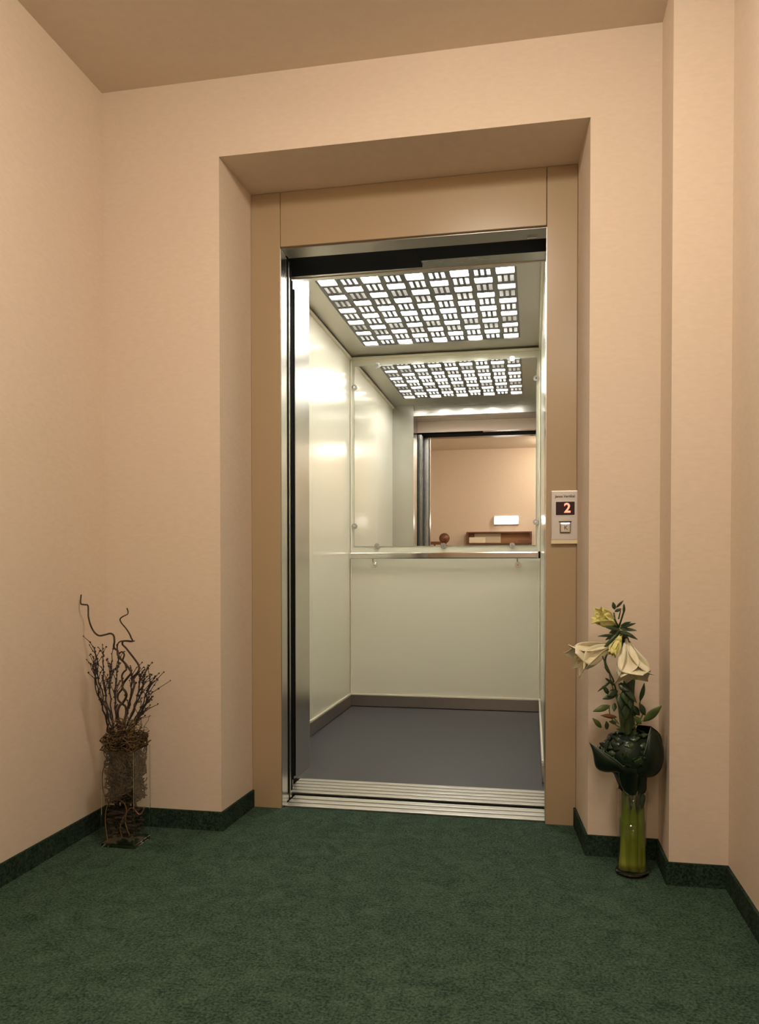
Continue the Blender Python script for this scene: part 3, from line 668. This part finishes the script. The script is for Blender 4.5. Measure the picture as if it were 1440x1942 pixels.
# big folded leaves wrapped round the collar: each is a blade spanned between its two edges
def Q(cx, cy, Y): return at(1090+cx/5.25, 1330+cy/5.25, Y)
def edge_leaf(label, A, B, bulge):
    t = thing('broad_leaf', Vector((RC.x, RC.y, .24)), label, 'leaf')
    pa = smooth_path([Q(*p) for p in A], 6); pb = smooth_path([Q(*p) for p in B], 6); N = min(len(pa), len(pb)) - 1
    def f(u, v):
        i = int(round(u*N)); a = pa[i]; b = pb[i]
        return a.lerp(b, v) + Vector((0, -1, .15))*bulge*4*v*(1-v)*math.sin(math.pi*(.12+.80*u))
    MB().sheet(f, N, 10).build('leaf_blade', M['leaf_big'], t, smooth=True, solid=.0014)
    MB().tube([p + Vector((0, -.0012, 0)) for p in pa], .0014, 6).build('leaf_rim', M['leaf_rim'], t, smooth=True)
y0 = RC.y
edge_leaf('glossy blackish leaf folding down at the left of the collar, pale upper rim',
    [(520, 690, y0-.060), (430, 600, y0-.078), (310, 520, y0-.075), (215, 455, y0-.062), (146, 408, y0-.050)],
    [(500, 740, y0-.050), (420, 705, y0-.060), (300, 702, y0-.052), (212, 650, y0-.046), (186, 500, y0-.044)], .016)
edge_leaf('glossy blackish leaf rising like a shell round the right of the collar',
    [(600, 715, y0-.058), (665, 590, y0-.066), (715, 450, y0-.070), (740, 330, y0-.055), (760, 258, y0-.036)],
    [(620, 745, y0-.045), (770, 752, y0-.040), (862, 670, y0-.036), (890, 500, y0-.034), (835, 320, y0-.034)], .018)
edge_leaf('dark leaf standing broad behind the right side of the collar',
    [(600, 640, y0+.050), (620, 480, y0+.060), (600, 350, y0+.060), (620, 260, y0+.050), (640, 236, y0+.040)],
    [(780, 740, y0+.020), (862, 600, y0+.020), (880, 470, y0+.020), (850, 330, y0+.020), (760, 250, y0+.024)], -.010)
edge_leaf('glossy blackish leaf hanging down over the vase mouth',
    [(440, 640, y0-.066), (440, 710, y0-.058), (452, 790, y0-.042), (486, 880, y0-.034), (540, 930, y0-.040)],
    [(660, 640, y0-.062), (650, 710, y0-.058), (640, 790, y0-.044), (630, 880, y0-.040), (600, 932, y0-.042)], .014)
edge_leaf('brownish black leaf tucked into the right of the vase mouth',
    [(600, 660, y0-.050), (615, 740, y0-.046), (622, 800, y0-.040), (626, 870, y0-.038), (620, 938, y0-.040)],
    [(760, 700, y0-.036), (728, 740, y0-.030), (718, 800, y0-.024), (716, 870, y0-.022), (700, 912, y0-.024)], .008)

# ---------------------------------------------------------------- things seen in the mirror (behind the camera)
KY = YB
def mir(x, y, Y): p = at(x, y, 2*(YK-.0055)-Y); return Vector((p.x, Y, p.z))
a = mir(937, 978, KY+.05); b = mir(984, 994, KY+.05)
el = thing('wall_lamp', ((a.x+b.x)/2, KY, b.z), 'small lit white box lamp on the wall behind, seen in the mirror', 'lamp')
MB().box(a.x, b.x, KY, KY+.045, b.z, a.z, .006).build('housing', M['plastic_white'], el)
MB().box(a.x+.014, b.x-.006, KY+.0451, KY+.055, b.z+.004, a.z-.020, .003).build('lit_panel', emit('lamp panel', (1.0, .98, .95), EXIT_EMIT), el)
a = mir(885, 1009, KY+.1); b = mir(1009, 1031, KY+.1)
sh = thing('wall_shelf', ((a.x+b.x)/2, KY, b.z), 'long brown wooden wall shelf box reflected in the mirror', 'shelf')
MB().box(a.x, b.x, KY, KY+.012, b.z, a.z).build('back_board', M['wood_light'], sh)
for bx in ((a.x, b.x, KY+.0121, KY+.12, a.z-.018, a.z), (a.x, b.x, KY+.0121, KY+.12, b.z, b.z+.014)):
    MB().box(*bx, .001).build('board', M['wood'], sh)
for xx in (a.x, b.x-.03): MB().box(xx, xx+.03, KY+.0121, KY+.12, b.z+.0141, a.z-.0181, .001).build('end_board', M['wood'], sh)
MB().box(b.x-.18, b.x-.031, KY+.0121, KY+.11, b.z+.0141, b.z+.045).build('drawer', M['wood'], sh)
p0 = mir(890, 1019, KY+.1); p1 = mir(921, 1027, KY+.1)
tag(MB().box(p0.x, p1.x, KY+.04, KY+.10, b.z+.0142, p0.z, .002).build('paper_stack', M['paper']), 'stack of pale papers lying on the shelf, left end', 'papers')
p0 = mir(900, 1012, KY+.05); p1 = mir(950, 1018, KY+.05)
tag(MB().box(p0.x, p1.x, KY+.013, KY+.035, b.z+.0142, p0.z, .002).build('folder', M['paper']), 'cream folder standing upright behind the papers on the shelf', 'folder')
# banister with a ball newel
nb = mir(843, 1021, -3.15)
bn = thing('stair_banister', (nb.x, -3.15, 0), 'wooden banister with a round newel ball, reflected in the mirror', 'banister')
MB().box(nb.x-.045, nb.x+.045, -3.195, -3.105, 0, nb.z-.09, .006).build('newel_post', M['wood'], bn)
MB().lathe([(0, -.072)]+[(.070*math.cos(t), .070*math.sin(t)) for t in [math.radians(d) for d in range(-75, 90, 15)]]+[(0, .07)], nb, 24).tube([nb-Vector((0, 0, .095)), nb-Vector((0, 0, .06))], .03, 16).build('newel_ball', M['wood'], bn, smooth=True)
hl = mir(795, 1029, -3.15)
MB().box(XL+.02, nb.x-.046, -3.18, -3.12, hl.z-.028, hl.z+.012, .006).build('banister_rail', M['wood'], bn)
for k in range(2):
    xx = XL+.07+k*.09; MB().tube([(xx, -3.15, 0), (xx, -3.15, hl.z-.0285)], .012, 12).build('baluster', M['wood'], bn)

# ---------------------------------------------------------------- hall ceiling lamp, and an added unseen lamp behind the camera
for (x, y), lab, st in ((LAMP_XY, 'round opal dome lamp on the hall ceiling near the lift', HALL_EMIT), (FILL_XY, 'added unseen opal dome lamp brightening the hall from behind the camera', FILL_EMIT)):
    cl_ = thing('ceiling_lamp', (x, y, HC), lab, 'lamp')
    MB().lathe([(0, 0), (.165, 0), (.165, -.022), (0, -.022)], (x, y, HC-.0005), 32).build('lamp_base', M['plastic_white'], cl_)
    MB().lathe([(.155, -.0225), (.150, -.05), (.130, -.080), (.090, -.102), (.045, -.112), (0, -.115)], (x, y, HC-.0005), 32).build('lamp_shade', emit('lit opal dome', LAMP_RGB, st), cl_, smooth=True)
